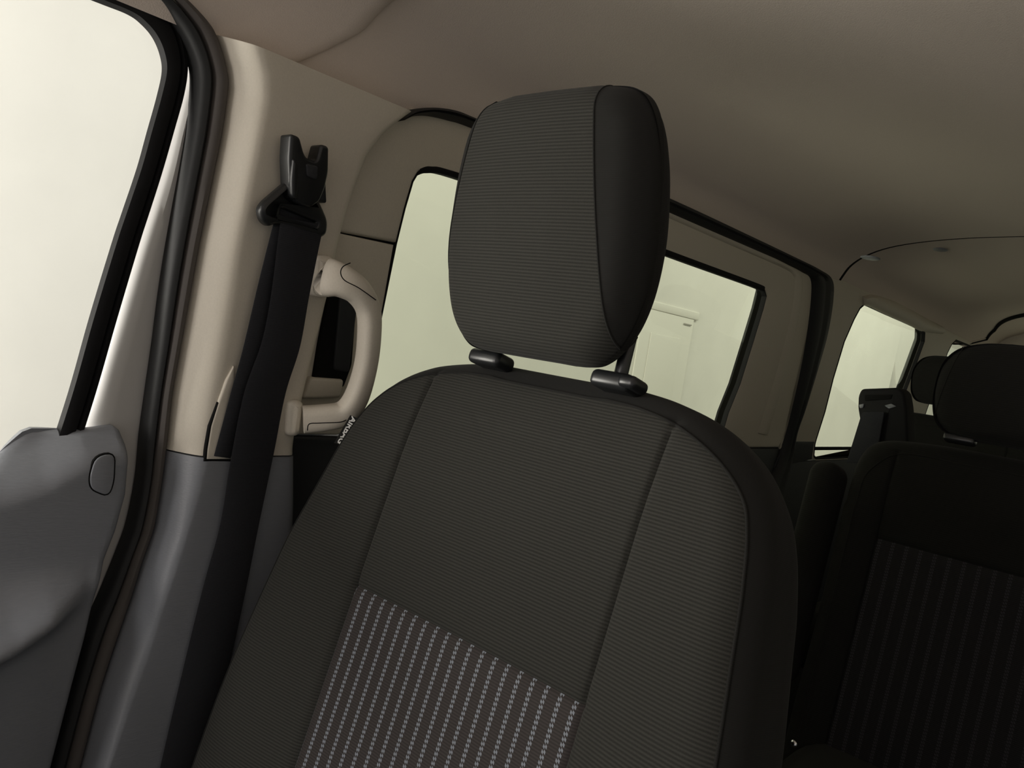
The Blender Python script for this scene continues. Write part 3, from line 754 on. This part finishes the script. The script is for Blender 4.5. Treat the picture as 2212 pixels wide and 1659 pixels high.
# airbag tag
tg = bpy.data.objects.new('airbag_tag', None)
ta, tb_, tc_, td = [onY(*p, y) for p, y in (((757,897),.655),((775,905),.66),((745,963),.648),((722,957),.643))]
bm = bmesh.new()
q = [toseat(p) for p in (ta, tb_, tc_, td)]
n_ = (q[1]-q[0]).cross(q[3]-q[0]).normalized()*.0008
vs = [bm.verts.new(p+n_) for p in q]+[bm.verts.new(p-n_) for p in q]
bm.faces.new(vs[:4]); bm.faces.new(vs[4:][::-1])
for i in range(4): bm.faces.new((vs[i], vs[(i+1)%4], vs[4+(i+1)%4], vs[4+i]))
tag = finish(bm, 'airbag_tag', M['fab2'], fs)
cu = bpy.data.curves.new('lettering', 'FONT'); cu.body = 'AIRBAG'; cu.size = .0118; cu.extrude = .0002; cu.offset = .00025; cu.align_x = 'CENTER'; cu.align_y = 'CENTER'
to = bpy.data.objects.new('tmp', cu); C.objects.link(to); bpy.context.view_layer.update()
me = bpy.data.meshes.new_from_object(to); bpy.data.objects.remove(to)
tx = link('lettering', me, M['white'], tag)
ex = ((q[3]-q[0])+(q[2]-q[1])).normalized(); ez = n_.normalized()
camdir = toseat((0,0,0))-q[0]
if ez.dot(camdir) < 0: ez = -ez
ey = ez.cross(ex).normalized(); cen = (q[0]+q[1]+q[2]+q[3])/4+ez*.0012
tx.matrix_basis = Matrix(((ex.x,ey.x,ez.x,cen.x),(ex.y,ey.y,ez.y,cen.y),(ex.z,ey.z,ez.z,cen.z),(0,0,0,1)))

# ---- second row seat at the right of the picture
RHO2 = math.radians(12)
b2 = (-.205, 1.47, -.245)
rs = empty('car_seat', b2, (-RHO2, 0, 0)); setp(rs, 'black second row seat with pinstriped backrest at the right edge of the photo', 'seat')
inv2 = Matrix.Rotation(-RHO2, 4, 'X').inverted()
Tr = [(.262,-.42),(.262,-.3),(.260,-.15),(.262,-.02),(.264,.08),(.262,.13),(.250,.162),(.225,.178),(.18,.186),(.12,.19)]
backrest(rs, Tr, -.38, .06, .195, .0, (M['fabr'], M['fabr'], M['strpr']), bol=.02, thick=.11, R=.035, zbol=.05, seam_d=.03)
Th2 = [(.085,0),(.115,.004),(.138,.02),(.150,.05),(.152,.09),(.145,.125),(.125,.15),(.09,.163),(.05,.167)]
p_ = inv2 @ (Vector((-.205, 1.475, -.050))-Vector(b2))
headrest(rs, .14, .17, .09, p_, (RHO2, 0, 0), (M['fabr'], M['fabr']), Th2)
for s in (-1, 1):
    c = inv2 @ (Vector((-.205+s*.10, 1.50, -.052))-Vector(b2))
    rbox('post_collar', (c.x-.024, c.y-.014, c.z-.006), (c.x+.024, c.y+.014, c.z+.008), .005, M['black'], rs)
    tube('headrest_post', [c+Vector((0,.004,.003)), c+Vector((0,.002,.01)), c+Vector((0,0,.04))], [(.006,.006)]*3, M['metal'], rs, nseg=12)
under(rs, b2, .24, 1.0, 1.52, -.60, M['fabr'], M['dark'])

# raised armrest on its left flank
am = rbox('armrest', (-.335,-.02,-.30), (-.275,.06,.115), .028, M['fabr'], rs, 6)

# ---- third row seat: its headrest rises behind the second row
tb2 = (-.52, 2.42, -.12)
tr = empty('car_seat', tb2, (-RHO2, 0, 0)); setp(tr, 'black third row seat whose headrest shows behind the second row seats', 'seat')
Tt = [(.22,-.42),(.22,-.2),(.22,-.02),(.215,.05),(.19,.085),(.12,.098),(.06,.10)]
backrest(tr, Tt, -.38, -.05, .14, -.12, (M['fabr'], M['fabr'], M['fabr']), bol=.02, thick=.10, R=.03, zbol=.0, seam_d=.03, stripe=False)
p_ = inv2 @ (Vector((-.52, 2.43, -.0))-Vector(tb2))
headrest(tr, .13, .16, .08, p_, (RHO2, 0, 0), (M['fabr'], M['fabr']), [(.08,0),(.105,.006),(.122,.03),(.128,.07),(.124,.10),(.108,.125),(.08,.137),(.04,.14)])
under(tr, tb2, .2, 1.98, 2.46, -.56, M['fabr'], M['dark'])

# ---- belt guide on top of the second row backrest with its belt running down
bg = empty('belt_guide', (-.46, 1.62, -.10)); setp(bg, 'black plastic seat belt guide standing on the second row backrest', 'belt guide')
def gpan2(name, pts, Y, th, b, m, parent, r=.006):
    P = [onY(*p, Y) for p in pts]; P = rounded([(p.x, p.z) for p in P], r, 4)
    if area2(P) < 0: P = P[::-1]
    bm = bmesh.new(); prev = None
    steps = [(0, th), (0, b), (b*.3, b*.3), (b, 0)]
    first = None
    for ins, dep in steps:
        vs = [bm.verts.new((x, Y+dep, z)) for x, z in (inset(P, ins) if ins else P)]
        if prev:
            for i in range(len(vs)): bm.faces.new((prev[i], prev[(i+1)%len(vs)], vs[(i+1)%len(vs)], vs[i]))
        else: first = vs
        prev = vs
    bm.faces.new(prev); bm.faces.new(first)
    o = finish(bm, name, m, parent, 50)
    if parent: o.matrix_parent_inverse = parent.matrix_basis.inverted()
    return o
gpan2('housing', [(1860,840),(1940,837),(1953,848),(1958,880),(1962,965),(1880,990),(1856,905),(1852,880),(1853,855)], 1.62, .05, .006, M['rail'], bg)
gpan2('slot', [(1868,853),(1928,852),(1924,862),(1868,866)], 1.618, .006, .001, M['line'], bg, .002)
gpan2('mouth_trim', [(1855,874),(1866,872),(1864,881),(1857,882)], 1.617, .006, .001, M['grey'], bg, .002)
gpan2('mouth_trim', [(1910,876),(1925,872),(1936,878),(1920,883)], 1.617, .006, .001, M['grey'], bg, .002)
gpan2('webbing', [(1862,890),(1910,890),(1890,1000),(1828,1000)], 1.610, .004, .001, M['webbing'], bg, .003)
# small chromed stud low between the front seat and the second row
st = onY(1714, 1607, 1.22)
bm = bmesh.new(); bmesh.ops.create_uvsphere(bm, u_segments=16, v_segments=8, radius=.006)
for v in bm.verts: v.co = Vector((v.co.x, v.co.y*.6, v.co.z))
stud = finish(bm, 'latch_stud', M['metal'], rs); stud.location = inv2 @ (st-Vector(b2))
